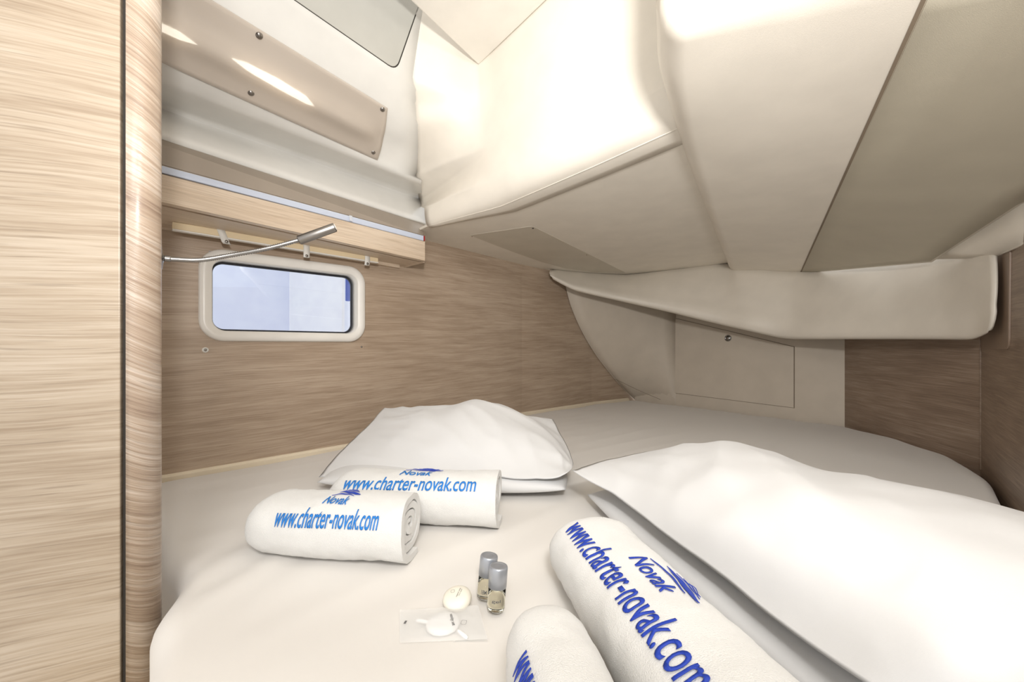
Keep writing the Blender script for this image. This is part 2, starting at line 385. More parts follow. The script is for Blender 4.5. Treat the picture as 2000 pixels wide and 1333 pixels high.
# box B : lower part of the cockpit moulding
def Wh(px, py, h): return W(px, py, H+h)
Lb = [Wh(1340, 62, .48), Wh(1347, 200, .48), Wh(1388, 366, .48), Wh(1439, 527, .455)]
Mb0, Mb1 = Vector((.5225, .469, H+.48)), U(1565, 531, 1.98)
def Mb(t): return lerp(Mb0, Mb1, t)
Nb = [Vector((1.02, .26, H+.43)), U(2000, 395, .93), U(1830, 505, 1.30)]
NRb, NCb = 24, 20
def b_pt(t, s):                   # s 0..1 left edge -> panel line ; 1..2 panel line -> right line
    l = crom(Lb, t); m_ = Mb(t); n_ = polyl(Nb, t)
    if s <= 1: return lerp(l, m_, s)
    p = lerp(m_, n_, s-1); p.z -= .0; return p
v = []
ss = [0, .02, .05, .1, .2, .4, .6, .8, 1, 1.2, 1.4, 1.6, 1.8, 2]
def fill_l(t, k):                 # rounded left shoulder up to underside A
    l = crom(Lb, t); d = Vector((-.85, .53, 0))
    return l+d*[.045, .038, .028, .015, .006][k]*min(1, .3+l.y)+Vector((0, 0, [.06, .034, .016, .005, .001][k]))
NRb = 30; nb = 0
def b_row(t, extra=None):
    r = [fill_l(t, k) for k in range(5)]+[b_pt(t, s_) for s_ in ss]
    if extra: r = [p+extra for p in r]
    return r
rowsb = []
fdir = (Lb[0]-Lb[1]).normalized(); fdir.z = 0
fd = Vector((-.30, -.95, 0))
for o_, dz in [(.075, .50), (.075, .12), (.070, .075), (.055, .04), (.035, .018), (.015, .005)]:
    rowsb.append(b_row(0, fd*o_+Vector((0, 0, dz))))
for i in range(NRb+1): rowsb.append(b_row(i/NRb))
rowsb.append([p+(p-q_).normalized()*(.16 if k_ < 14 else .03) for k_, (p, q_) in enumerate(zip(rowsb[-1], rowsb[-3]))])
# far edge follows the ledge
nrow = len(rowsb[0]); v = [p for r in rowsb for p in r]
# straight-up side wall on the left of the box for the near part
box = mesh('lower_liner', v, grid_faces(len(rowsb), nrow), M['liner'], smooth=True); part(ceil, box); solid(box, .008, 0)
sv = []
for i in range(0, 13):
    t = max(0, (i-2)/NRb*1.0); p = fill_l(t, 0)+(fd*[.075, .03][i] if i < 2 else Vector((0, 0, 0)))
    sv += [p, Vector((p.x, p.y, 1.395))]
sw = mesh('side_liner', sv, [(2*i, 2*i+1, 2*i+3, 2*i+2) for i in range(12)], M['liner'], smooth=True); part(ceil, sw); solid(sw, .008, 0)
# vinyl panel under the box and the dark joint beside it
pv = []
for i in range(21):
    t = i/20
    for s_ in (1.0, 1.2, 1.4, 1.6, 1.8, 1.97): pv.append(b_pt(t, s_)+Vector((0, 0, -.0055)))
pan = mesh('ceiling_panel', pv, grid_faces(21, 6), M['panel_taupe'], smooth=True); part(ceil, pan); solid(pan, .004, 0)
jv = []
for i in range(2):
    p = Mb(i)+Vector((0, 0, -.0050)); jv += [p+Vector((-.0045, .003, 0)), p+Vector((.001, -.0006, -.002))]
j = mesh('joint', jv, [(0, 1, 3, 2)], M['seam']); part(ceil, j); solid(j, .0015, 0)
# taupe access panel in underside A
ap = [W(px, py, zu-.006) for px, py in ((917, 460), (1040, 442), (1222, 533), (1160, 531.5), (1105, 525), (1060, 513), (1000, 492))]
o = slab('access_panel', rounded_poly(ap, [0, .02, .01, 0, 0, 0, 0]), .006, M['access_taupe'], bev=.002); part(ceil, o)
o = lathe('screw', [(.0045, 0), (.004, .002), (.001, .003)], M['dark_gap'], None, W(1041, 446, zu-.013), (0, 0, -1), 12); part(ceil, o)
for px, py in ((1146, 498), (922, 462)):
    o = lathe('screw', [(.0028, 0), (.002, .002), (.001, .003)], M['seam'], None, W(px, py, zu-.013), (0, 0, -1), 12); part(ceil, o)
# right strip from the panel to the wall top
rv = []
Nl = [b_pt(i/10, 2) for i in range(11)]
wt2 = [V3(E_, H+.30), U(2000, 476, .955), U(1946, 499, 1.10)]
wt2 = [polyl(wt2, i/10) for i in range(11)]
for i in range(11): rv += [Nl[i], lerp(Nl[i], wt2[i], .5)+Vector((.01, .01, .0)), wt2[i]]
rs = mesh('right_liner', rv, grid_faces(11, 3), M['liner'], smooth=True); part(ceil, rs); solid(rs, .008, 0)
# piping where liner meets the right wall
o = tube('piping', [p+Vector((-.003, -.004, 0)) for p in wt2], .004, M['liner'], None, 10); part(ceil, o)

# ------------------------------------------------------------------ aft ledge
T = [U(1074, 529, 2.44), U(1140, 535, 2.55), U(1222, 539, 2.60), U(1320, 528, 2.45), U(1414, 517, 2.30), U(1438, 525, 2.20), U(1490, 529, 2.08), U(1549, 533, 1.99), U(1640, 532, 1.78), U(1740, 520, 1.58), U(1827, 508, 1.37), U(1890, 502, 1.20), U(1945, 500, 1.09)]
Bm = [U(1078, 541, 2.38), U(1120, 562, 2.40), U(1205, 582, 2.42), U(1300, 603, 2.32), U(1405, 628, 2.16), U(1460, 640, 2.05), U(1520, 653, 1.96), U(1556, 656, 1.88), U(1650, 655, 1.66), U(1750, 654, 1.46), U(1840, 653, 1.29), U(1905, 652, 1.17), U(1938, 638, 1.09)]
KR = 10; v = []
NL = 60
for i in range(NL+1):
    t = i/NL; a_ = lerp(polyl(T, t), crom(T, t), .6); b_ = lerp(polyl(Bm, t), crom(Bm, t), .6)
    out = Vector((-.6, -.8, 0))
    v += [a_+Vector((.25, .36, .03)), a_+Vector((.02, .03, .012))]
    for k in range(KR+1):
        s_ = k/KR; p = lerp(a_, b_, s_)+out*(.016*math.sin(math.pi*s_)+.012*math.exp(-((s_-.85)/.08)**2)); v.append(p)
    # rounded lower lip and underside back to the wall
    for o_, dz in ((-.012, -.010), (-.03, -.014), (-.09, -.012), (-.20, .0)):
        v.append(b_+Vector((-out.x*-1*o_, -out.y*-1*o_, 0))*1+Vector((0, 0, dz)))
nlc = KR+7
led = mesh('trim_1', v, grid_faces(NL+1, nlc), M['ledge_white'], smooth=True, kind='structure'); solid(led, .006, 0)

# ------------------------------------------------------------------ aft and right walls
wb = empty('wall_back', V3(A, 0), 'structure')
def vwall(name, a_, b_, z0, z1, mat, thick=.02):
    L = (b_-a_).length
    vs4 = [V3(a_, z0), V3(b_, z0), V3(b_, z1), V3(a_, z1)]
    o = mesh(name, vs4, [(0, 1, 2, 3)], mat, uvs=[(0, z0), (L, z0), (L, z1), (0, z1)]); solid(o, thick, -1); return o
o = vwall('lining', A, B, -.13, 1.0, M['back_cream']); part(wb, o)
curve = [(1096, 520), (1105, 558), (1113, 590), (1125, 622), (1141, 655), (1162, 690), (1185, 721), (1211, 752), (1240, 781), (1268, 812)]
cl = []
for px, py in curve:
    w_ = wall_at(px); cl.append(U(px, py, w_.y-.012))
v = []
kk = seg_at(1320, A, B)
inn = Vector((-.7, -.6, 0))
for i, p in enumerate(cl):
    t = i/(len(cl)-1); e = V3(kk, lerp(.80, -.06, t))
    for c in range(9):
        s_ = c/8; v.append(lerp(p, e, s_)+Vector((0, .10, 0))*math.sin(math.pi*s_)*.3)
o = mesh('curved_lining', v, grid_faces(len(cl), 9), M['back_cream'], smooth=True); part(wb, o); solid(o, .003, 0)
o = tube('edge_bead', [crom(cl, i/30) for i in range(31)], .0022, M['back_cream'], None, 8); part(wb, o)
# hatch lid in the aft lining
nb_ = V3(Vector(((B-A).normalized().y, -(B-A).normalized().x)), 0)
if nb_.dot(Vector((-1, -1, 0))) < 0: nb_ = -nb_
pA = V3(A, 0)
hq = [ray_plane(*p, pA+nb_*.004, nb_) for p in ((1318, 622), (1550, 678), (1550, 797), (1318, 768))]
hatch = empty('storage_hatch', (hq[2]+hq[3])/2); tag(hatch, 'flush cream hatch lid with sloping top and round chrome button, low on the aft wall', 'hatch')
hc = sum(hq, Vector())/4
o = slab('joint', [p+(p-hc).normalized()*.0045-nb_*.0025 for p in hq], .001, M['seam'], bev=0); part(hatch, o)
lid = slab('lid', hq, .003, M['back_cream'], bev=.001); part(hatch, lid)
bl = ray_plane(1422, 661, pA+nb_*.006, nb_)
o = lathe('push_button', [(.020, 0), (.020, .004), (.016, .0065), (.0145, .004), (.0135, .004), (.012, .0065), (.003, .0075)], M['chrome'], None, bl, nb_, 32); o.parent = lid
# faint joint at the foot of the curved lining
o = tube('joint', [U(1202, 741, 2.86), U(1245, 762, 2.80), U(1290, 781, 2.72)], .0015, M['seam'], None, 6); part(wb, o)

wr_ = empty('wall_right', V3(C, 0), 'structure')
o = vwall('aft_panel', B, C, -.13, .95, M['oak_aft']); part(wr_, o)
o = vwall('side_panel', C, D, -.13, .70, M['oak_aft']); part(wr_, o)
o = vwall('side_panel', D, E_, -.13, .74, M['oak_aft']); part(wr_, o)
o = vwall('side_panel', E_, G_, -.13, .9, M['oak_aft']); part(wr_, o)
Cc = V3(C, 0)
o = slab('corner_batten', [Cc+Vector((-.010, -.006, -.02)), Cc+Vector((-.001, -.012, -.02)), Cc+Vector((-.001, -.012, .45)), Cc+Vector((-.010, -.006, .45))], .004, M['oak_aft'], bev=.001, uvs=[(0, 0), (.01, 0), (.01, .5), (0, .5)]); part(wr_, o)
nD = V3(Vector(((D-C).normalized().y, -(D-C).normalized().x)), 0)
if nD.x > 0: nD = -nD
tq = [ray_plane(*p, V3(C, 0)+nD*.004, nD) for p in ((1916, 500), (1971, 488), (1969, 683), (1916, 683))]
o = slab('raised_trim', rounded_poly(tq, [0, 0, .03, 0]), .005, M['oak_aft'], bev=.0015, uvs=None); part(wr_, o)

# ------------------------------------------------------------------ porthole window_1
w1 = empty('window_1', win_pt(0, -1, 0), 'structure')
du = (q['br']-q['bl']).length/2; dv = (q['tl']-q['bl']).length/2
def rr(inset, dep, rad, n=10):    # rounded rectangle ring, inset in metres
    hu_, hv_ = du-inset, dv-inset; r = max(rad, .004); pts = []
    for cx_, cy_, a0 in ((1, 1, 0), (-1, 1, 90), (-1, -1, 180), (1, -1, 270)):
        for k in range(n+1):
            a_ = math.radians(a0+90*k/n); x = cx_*(hu_-r)+r*math.cos(a_); y = cy_*(hv_-r)+r*math.sin(a_)
            pts.append(win_pt(x/du, y/dv, dep))
    return pts
def loft(name, rings, mat, parent):
    n = len(rings[0]); v = [p for r in rings for p in r]; o = mesh(name, v, grid_faces(len(rings), n, True), mat, None, True)
    bm = bmesh.new(); bm.from_mesh(o.data); bmesh.ops.recalc_face_normals(bm, faces=bm.faces); bm.to_mesh(o.data); bm.free(); part(parent, o); return o
loft('window_frame', [rr(0, -.002, .068), rr(.001, .008, .067), rr(.005, .014, .063), rr(.018, .016, .052), rr(.022, .0135, .048), rr(.030, .0135, .040), rr(.034, .010, .037), rr(.035, -.040, .036), rr(.030, -.045, .036)], M['frame_white'], w1)
loft('gasket', [rr(.032, -.030, .036), rr(.0365, -.030, .034), rr(.041, -.034, .031), rr(.041, -.046, .031), rr(.032, -.046, .036)], M['black_rubber'], w1)
g0 = rr(.038, -.040, .034); g1 = rr(.038, -.045, .034); n_ = len(g0)
o = mesh('pane', g0+g1, [tuple(range(n_)), tuple(range(n_, 2*n_))[::-1]]+[(i, (i+1) % n_, n_+(i+1) % n_, n_+i) for i in range(n_)], M['glass']); part(w1, o)
# outside: pale topsides of the boat alongside
ob = empty('neighbouring_boat', (-2.6, 3.2, 0)); tag(ob, 'pale blue-white boat side seen through the porthole glass', 'boat')
def oq(name, pxl, pxr, Yl, Yr, z0, z1, mat):
    a_ = U(pxl, 600, Yl); b_ = U(pxr, 600, Yr); o = slab(name, [Vector((a_.x, a_.y, z0)), Vector((b_.x, b_.y, z0)), Vector((b_.x, b_.y, z1)), Vector((a_.x, a_.y, z1))], -.03, mat, bev=.005); part(ob, o)
oq('topside', 250, 566, 2.6, 3.4, -.6, 2.2, M['outside_hull'])
oq('topside', 565.5, 668, 3.4, 3.2, -.6, 2.2, M['outside_deck'])
oq('stripe', 674, 700, 3.3, 3.3, .80, 1.3, M['outside_blue'])
oq('topside', 668, 760, 3.7, 3.7, -.6, 2.2, M['outside_deck'])

# small fittings on the wood
def fitting(name, px, py, prof, mat, label, cat):
    w_ = wall_at(px); p = V3(w_, 0)+nW*.0005; P = ray_plane(px, py, V3(w_, 0), nW)
    o = lathe(name, prof, mat, None, (0, 0, 0), nW, 24); o.location = P; tag(o, label, cat); return o
st = fitting('snap_button', 401, 684, [(.0085, 0), (.0085, .002), (.0055, .0035), (.005, .002), (.0028, .002), (.0026, .006), (.001, .0068)], M['strap'], 'small white snap stud on the wood wall below the left end of the porthole', 'snap')
sk = lathe('socket', [(.0036, 0), (.0034, .0042), (.001, .0044)], M['steel'], st, (0, 0, .0) if False else nW*.0030, nW, 16)
fitting('screw_stud', 706, 678, [(.0035, 0), (.0035, .0015), (.001, .0028)], M['steel'], 'tiny dark screw head on the wood wall below the right end of the porthole', 'screw')

# ------------------------------------------------------------------ pelmet with light strip
pm = empty('pelmet', W(600, 462, H+.371)); tag(pm, 'long oak pelmet shelf with taupe top rail and pale light strip above the porthole', 'shelf')
def pl(yl, yr, h, ext=.35, pxr=826):
    a_, b_ = W(316, yl, H+h), W(pxr, yr, H+h); return a_+(a_-b_)*ext, b_
lines = {'gt': pl(274, 438, .562), 'gb': pl(323, 461, .484), 'lt': pl(325, 461.5, .482), 'lb': pl(338, 471, .4625), 'wt': pl(346, 475, .450), 'wb': pl(400, 512, .371)}
def quadpart(name, a, b, th, mat, uv=True, off=-1):
    L = (a[1]-a[0]).length; hgt = (b[0]-a[0]).length
    o = mesh(name, [a[0], a[1], b[1], b[0]], [(0, 1, 2, 3)], mat, uvs=[(0, 0), (L, 0), (L, -hgt), (0, -hgt)]); part(pm, o); solid(o, th, off); return o
quadpart('top_rail', lines['gt'], lines['gb'], .006, M['taupe_strip'], off=0)
hb = lines['gb']; bk = Vector((-.012, .012, 0))
quadpart('rail_groove', lines['gb'], (lines['wt'][0]+bk*.5, lines['wt'][1]+bk*.5), .004, M['taupe_strip'], off=0)
tow = Vector((.004, -.004, 0))
o = slab('light_strip', [lines['lt'][0]+tow, lines['lt'][1]+tow, lines['lb'][1]+tow, lines['lb'][0]+tow], .004, M['led'], bev=.001); part(pm, o)
for a_, b_ in ((.708, .718),):
    o = slab('strip_joint', [lerp(lines['lt'][0], lines['lt'][1], a_)+tow*2.3, lerp(lines['lt'][0], lines['lt'][1], b_)+tow*2.3, lerp(lines['lb'][0], lines['lb'][1], b_)+tow*2.3, lerp(lines['lb'][0], lines['lb'][1], a_)+tow*2.3], .001, M['aluminium'], bev=0); part(pm, o)
o = slab('end_cap', [lines['lt'][1]+tow*1.2, lines['lt'][1]+tow*1.2+Vector((.004, .004, 0)), lines['lb'][1]+tow*1.2+Vector((.004, .004, 0)), lines['lb'][1]+tow*1.2], .008, M['red'], bev=0); part(pm, o)
fa = quadpart('fascia', lines['wt'], lines['wb'], .014, M['oak_pelmet'])
# underside board from fascia back to the wall
zb_ = H+.371
ub = [lines['wb'][0]+Vector((-.012, .012, .006)), lines['wb'][1]+Vector((-.012, .012, .006))]
we = wall_at(788); ws = wall_at(250)
bq = [Vector((ub[0].x, ub[0].y, zb_+.006)), Vector((ub[1].x, ub[1].y, zb_+.006)), Vector((we.x, we.y, zb_+.006)), Vector((ws.x, ws.y, zb_+.006))]
Lq = (bq[1]-bq[0]).length
o = mesh('underside_board', bq, [(0, 1, 2, 3)], M['oak_pelmet'], uvs=[(0, 0), (Lq, 0), (Lq, -.16), (0, -.2)]); part(pm, o); solid(o, .01, 1)
for m_ in o.modifiers: m_.offset = 0
e0 = lines['wb'][1]; e1_ = V3(we, zb_)
o = slab('end_board', [e0+Vector((-.004, .004, -.001)), e1_+Vector((0, 0, -.001)), e1_+Vector((0, 0, .07)), lines['wt'][1]+Vector((-.004, .004, 0))], .012, M['oak_pelmet'], uvs=[(0, 0), (.16, 0), (.16, .07), (0, .07)]); part(pm, o)
# inner batten along the wall
wsb, web = wall_at(290), wall_at(776)
nn = V3(win_in, 0)
o = slab('wall_batten', [V3(wsb, zb_-.012)+nn*.022, V3(web, zb_-.012)+nn*.022, V3(web, zb_+.004)+nn*.022, V3(wsb, zb_+.004)+nn*.022], -.02, M['oak_pelmet'], uvs=[(0, 0), (.9, 0), (.9, .02), (0, .02)]); part(pm, o)

# ------------------------------------------------------------------ rolled blind above the porthole
bd = empty('rolled_blind', U(540, 480, 1.36)); tag(bd, 'thin cream blind rail strapped up above the porthole, under the oak pelmet', 'blind')
bL, bR = U(336, 441, 1.125), U(737, 508, 1.575)
d_ = (bR-bL).normalized(); o_n = Vector((d_.y, -d_.x, 0)).normalized(); upv = d_.cross(o_n); upv = upv if upv.z > 0 else -upv
def bar(name, p0, p1, hw, hh, mat, parent, bev=.002):
    v = [p+o_n*a_*hw+upv*b_*hh for p in (p0, p1) for a_, b_ in ((-1, -1), (1, -1), (1, 1), (-1, 1))]
    o = mesh(name, v, [(0, 1, 2, 3), (7, 6, 5, 4), (0, 4, 5, 1), (1, 5, 6, 2), (2, 6, 7, 3), (3, 7, 4, 0)], mat); part(parent, o); bevel(o, bev); return o
bar('rail', bL, bR, .008, .0105, M['cream_blind'], bd)
bar('lower_lip', bL-upv*.0125+o_n*.002, bR-upv*.0125+o_n*.002, .008, .0022, M['frame_white'], bd, .0008)
for t_, n_ in ((.17, 0), (.57, 1), (.925, 2)):
    p = lerp(bL, bR, t_); v = []
    path = [(-.012, .018), (.010, .0145), (.0115, 0), (.0115, -.014), (.008, -.026), (.004, -.030)]
    if n_ == 1: path = [(-.012, .018), (.010, .0145), (.0115, 0), (.0115, -.016), (.0105, -.030), (.010, -.036)]
    wv = .010 if n_ != 1 else .010
    sk = .010 if n_ == 0 else 0
    for i, (a_, b_) in enumerate(path):
        for e_ in (-1, 1): v.append(p+o_n*a_+upv*b_+d_*(e_*wv+sk*i/2.2))
    stp = mesh('strap', v, grid_faces(len(path), 2), M['strap'], smooth=True); part(bd, stp); solid(stp, .0015, 0)
    sp = p+o_n*.0115+upv*(-.030 if n_ == 1 else -.024)+d_*(sk*2)
    o = lathe('snap', [(.0048, 0), (.0045, .0015), (.002, .0025)], M['steel'], None, sp, o_n, 16); o.parent = stp

# ------------------------------------------------------------------ vinyl window cover with snaps
cb = (W(316, 117, H+.742), ray_plane(735, 310, W(316, 117, H+.742), Vector((0, 0, 1))))
cv = empty('window_cover', W(600, 200, H+.80)); tag(cv, 'glossy beige vinyl window cover held by metal snaps on the white side moulding', 'cover')
nS = cpn.copy()
if nS.z > 0: nS = -nS
P0 = R3[9][0]
cq = [ray_plane(735, 310, P0, nS), ray_plane(755, 207, P0, nS), ray_plane(420, 0, P0, nS), ray_plane(316, 118, P0, nS)]
lo0 = cq[0]+(cq[3]-cq[0])*1.5; up0 = cq[1]+(cq[2]-cq[1])*1.5*((cq[3]-cq[0]).length/(cq[2]-cq[1]).length)
nu, nv_ = 60, 16; v = []
for i in range(nu+1):
    for k in range(nv_+1):
        a_, b_ = i/nu, k/nv_
        p = lerp(lerp(lo0, cq[0], a_), lerp(up0, cq[1], a_), b_)
        bul = .018*math.exp(-((b_-.46)/.17)**2)*(1-math.exp(-((1-a_)/.06)**2))
        end = .003*abs(math.sin(b_*math.pi*2.2))*math.exp(-((1-a_)/.04)**2)
        v.append(p+nS*(.0105+bul+end)+(cq[0]-lo0).normalized()*.006*math.sin(b_*math.pi)*a_**30)
o = mesh('sheet', v, grid_faces(nu+1, nv_+1), M['vinyl'], smooth=True); part(cv, o); solid(o, .0012, 0)
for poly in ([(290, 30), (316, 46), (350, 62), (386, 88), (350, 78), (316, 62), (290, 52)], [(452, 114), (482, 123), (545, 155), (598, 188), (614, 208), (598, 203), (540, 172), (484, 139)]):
    o = slab('glow_streak', [ray_plane(x, y, P0+nS*.0085, nS) for x, y in poly], .0006, M['daylight_glow'], bev=0); part(cv, o)  # streaks of light shaped as glowing slivers under the sheet
for b_ in (.16, .84):
    ptsS = [lerp(lerp(lo0, cq[0], i/40*.985), lerp(up0, cq[1], i/40*.985), b_)+nS*(.0095+.018*math.exp(-((b_-.46)/.17)**2)) for i in range(41)]
    o = tube('stitching', ptsS, .0006, M['frame_white'], None, 6); part(cv, o)
o = tube('stitching', [lerp(lerp(lo0, cq[0], .962), lerp(up0, cq[1], .962), .04+.92*i/10)+nS*(.0095+.018*math.exp(-((.04+.92*i/10-.46)/.17)**2)*.3) for i in range(11)], .0006, M['frame_white'], None, 6); part(cv, o)
for px, py in ((506, 69), (490, 181), (747, 213), (729, 297)):
    P = ray_plane(px, py, P0+nS*.009, nS)
    o = lathe('snap', [(.0088, 0), (.0086, .002), (.007, .0045), (.004, .0062), (.001, .0068)], M['steel'], None, P, nS, 24); part(cv, o)

# ------------------------------------------------------------------ door leaf and rounded post
dd = Vector((.918, .396)); d0 = Vector((-.553, .5535)); zbase = -.125
dl = d0-dd*.90
def dwall(name, a_, b_, z0, z1, mat, th):
    L = (b_-a_).length; vs4 = [V3(a_, z0), V3(b_, z0), V3(b_, z1), V3(a_, z1)]
    o = mesh(name, vs4, [(0, 1, 2, 3)], mat, uvs=[(0, z0), (L, z0), (L, z1), (0, z1)]); return o
door = dwall('door_1', dl, d0-dd*.0035, -.45, 1.385, M['oak_door'], .02); door['kind'] = 'structure'
solid(door, .02, -1); bevel(door, .0015)
pp = [(-.5510, .5550), (-.5460, .5568), (-.5410, .5600), (-.5365, .5645), (-.5335, .5700), (-.5320, .5765), (-.5318, .5835), (-.5325, .5895), (-.5355, .5950), (-.5405, .5990), (-.5480, .6010), (-.575, .606), (-.61, .60), (-.60, .565)]
v, uv = [], []; s = 0
for i, p in enumerate(pp):
    if i: s += (Vector(p)-Vector(pp[i-1])).length
    for k in range(2): v.append((p[0], p[1], [zbase, 1.385][k])); uv.append((s*1.0, [zbase, 1.385][k]*1.0+.02*math.sin(s*30)))
n_ = len(pp)
fcs = [(2*i, 2*i+1, 2*((i+1) % n_)+1, 2*((i+1) % n_)) for i in range(n_-1)]
post = mesh('trim_2', v, fcs+[tuple(range(0, 2*n_, 2)), tuple(range(1, 2*n_, 2))[::-1]], M['oak_post'], smooth=True, uvs=uv, kind='structure')
for p_ in post.data.polygons:
    if len(p_.vertices) > 4: p_.use_smooth = False
o = mesh('trim_3', [V3(d0-dd*.004+Vector((.001, .004)), -.45), V3(Vector((-.5505, .5565)), -.45), V3(Vector((-.5505, .5565)), 1.385), V3(d0-dd*.004+Vector((.001, .004)), 1.385)], [(0, 1, 2, 3)], M['dark_gap'], kind='structure'); solid(o, .002, -1)

# ------------------------------------------------------------------ reading lamp
lp = empty('reading_lamp', (-.536, .596, .52)); tag(lp, 'chrome flexible gooseneck reading lamp reaching out from the rounded oak post', 'lamp')
fl = [U(320, 505, .612), U(345, 507, .622), U(392, 508, .64), U(450, 499, .66), U(520, 486, .68), U(585, 469, .70)]
o = lathe('wall_plate', [(.0195, 0), (.0195, .003), (.016, .006), (.007, .007), (.004, .008)], M['chrome'], None, U(312, 504, .604)+Vector((-.004, -.0, 0)), (.75, .66, 0), 28); part(lp, o)
N_ = 150; path = [crom(fl, i/N_) for i in range(N_+1)]
o = tube('flexible_neck', path, [.0030+(.0012 if (i % 2) else 0) for i in range(N_+1)], M['chrome'], None, 14); part(lp, o)
o = tube('ferrule', [crom(fl, i/100) for i in range(0, 14, 2)], .0046, M['chrome'], None, 16); part(lp, o)
hA, hB = U(583, 470, .70), U(655, 444, .715)
ax = (hB-hA).normalized()
o = tube('lamp_head', [hA, hA+ax*.001, hA+ax*.002, lerp(hA, hB, .5), hB-ax*.002, hB-ax*.0005, hB], [.006, .0078, .0082, .0082, .0082, .0078, .006], M['steel'], None, 24); part(lp, o)
o = tube('lens', [hB-ax*.001, hB+ax*.0006], .0058, M['frame_white'], None, 20); part(lp, o)

# ------------------------------------------------------------------ bed platform, mattress
OUT = [(-.37, -.35), (-.395, .20), (-.41, .435), (-.463, .50), (-.512, .545), (-.530, .625), (-.565, .66), (-.63, .70), (-.80, .86), (-1.05, 1.08), (-1.02, 1.135), (-.60, 1.565), (-.26, 1.93), (.06, 2.285), (.573, 2.755), (.94, 3.0), (1.30, 2.50), (1.67, 1.98), (1.665, 1.70), (1.60, 1.42), (1.42, 1.15), (1.20, .94), (.98, .5), (.91, -.35)]
OUT = [Vector(p) for p in OUT]
def resample(pts, n, closed=True):
    P = pts+[pts[0]] if closed else pts; s = [0]
    for a_, b_ in zip(P, P[1:]): s.append(s[-1]+(b_-a_).length)
    out = []; i = 0
    for k in range(n):
        d = s[-1]*k/n
        while s[i+1] < d: i += 1
        out.append(lerp(P[i], P[i+1], (d-s[i])/(s[i+1]-s[i])))
    return out
NA = 420; rim = resample(OUT, NA)
for _ in range(3): rim = [(rim[i-1]+rim[i]*2+rim[(i+1) % NA])/4 for i in range(NA)]
cen2 = Vector((.22, 1.30)); v = []; NRr = 90
def sheet_z(x, y):
    z = .005*noise.noise(Vector((x*3+y*1.5, y*3-x, 0)))+.0030*(.5-abs(noise.noise(Vector(((x+y)*1.5, (y-x)*7, 3))))*2)
    k = math.exp(-((x+.47)/.10)**2-((y-.72)/.22)**2)                # folds near the rounded post
    z += k*(.010*math.sin((x*.8-y*.25)*95)*.35+.008)
    return z
for r in range(NRr+1):
    t = 1-(1-r/NRr)**1.7
    for p in rim:
        xy = lerp(cen2, p, t); d = (p-xy).length
        z = sheet_z(xy.x, xy.y)
        R_ = .035
        if d < R_: z -= R_-math.sqrt(max(0, R_*R_-(R_-d)**2))
        v.append((xy.x, xy.y, z))
last = v[-NA:]
for dz, ex in ((-.05, 0.0), (-.09, .0), (-.125, -.004)):
    for i, p in enumerate(last):
        o2 = (rim[i]-cen2).normalized(); v.append((p[0]+o2.x*ex, p[1]+o2.y*ex, dz))
f = grid_faces(NRr+4, NA, True)[NA:]
v0 = len(v); f += [(NA+i, NA+(i+1) % NA, 0) for i in range(NA)][::-1]
mat_ = mesh('mattress', v, f, M['sheet'], smooth=True)
tag(mat_, 'large mattress under a fitted off-white sheet filling the cabin berth', 'mattress')
bm = bmesh.new(); bm.from_mesh(mat_.data); bmesh.ops.remove_doubles(bm, verts=[x for x in bm.verts if (x.co.xy-cen2).length < .002], dist=.003); bmesh.ops.recalc_face_normals(bm, faces=bm.faces); bm.to_mesh(mat_.data); bm.free()
for p_ in mat_.data.polygons: p_.use_smooth = True
bm = bmesh.new(); prism(bm, [(-.60, -.4), (-.66, .52), (-.75, .60), (-1.66, .62), (-1.06, 1.16), (-.615, 1.605), (.045, 2.335), (.56, 2.81), (.955, 3.06), (1.70, 2.0), (1.585, 1.30), (1.25, .93), (.98, .45), (.92, -.4)], -.50, -.125)
o = bmobj('bed_platform', bm, M['cream_trim']); tag(o, 'cream moulded berth base under the mattress, showing beside the oak post foot', 'bed base')
# cream cap between sheet and oak
wlist = [wall_at(px) for px in (290, 360, 460, 560, 712, 850, 1020, 1160, 1225)]
tv = []
for p in wlist:
    b3 = V3(p, 0)
    for n2, z in ((.0, .010), (.010, .011), (.018, .004), (.020, -.04), (0, -.04)): tv.append(b3+nW*n2+Vector((0, 0, z)))
o = mesh('baseboard_left', tv, grid_faces(len(wlist), 5, True), M['cream_trim'], smooth=False, kind='structure')

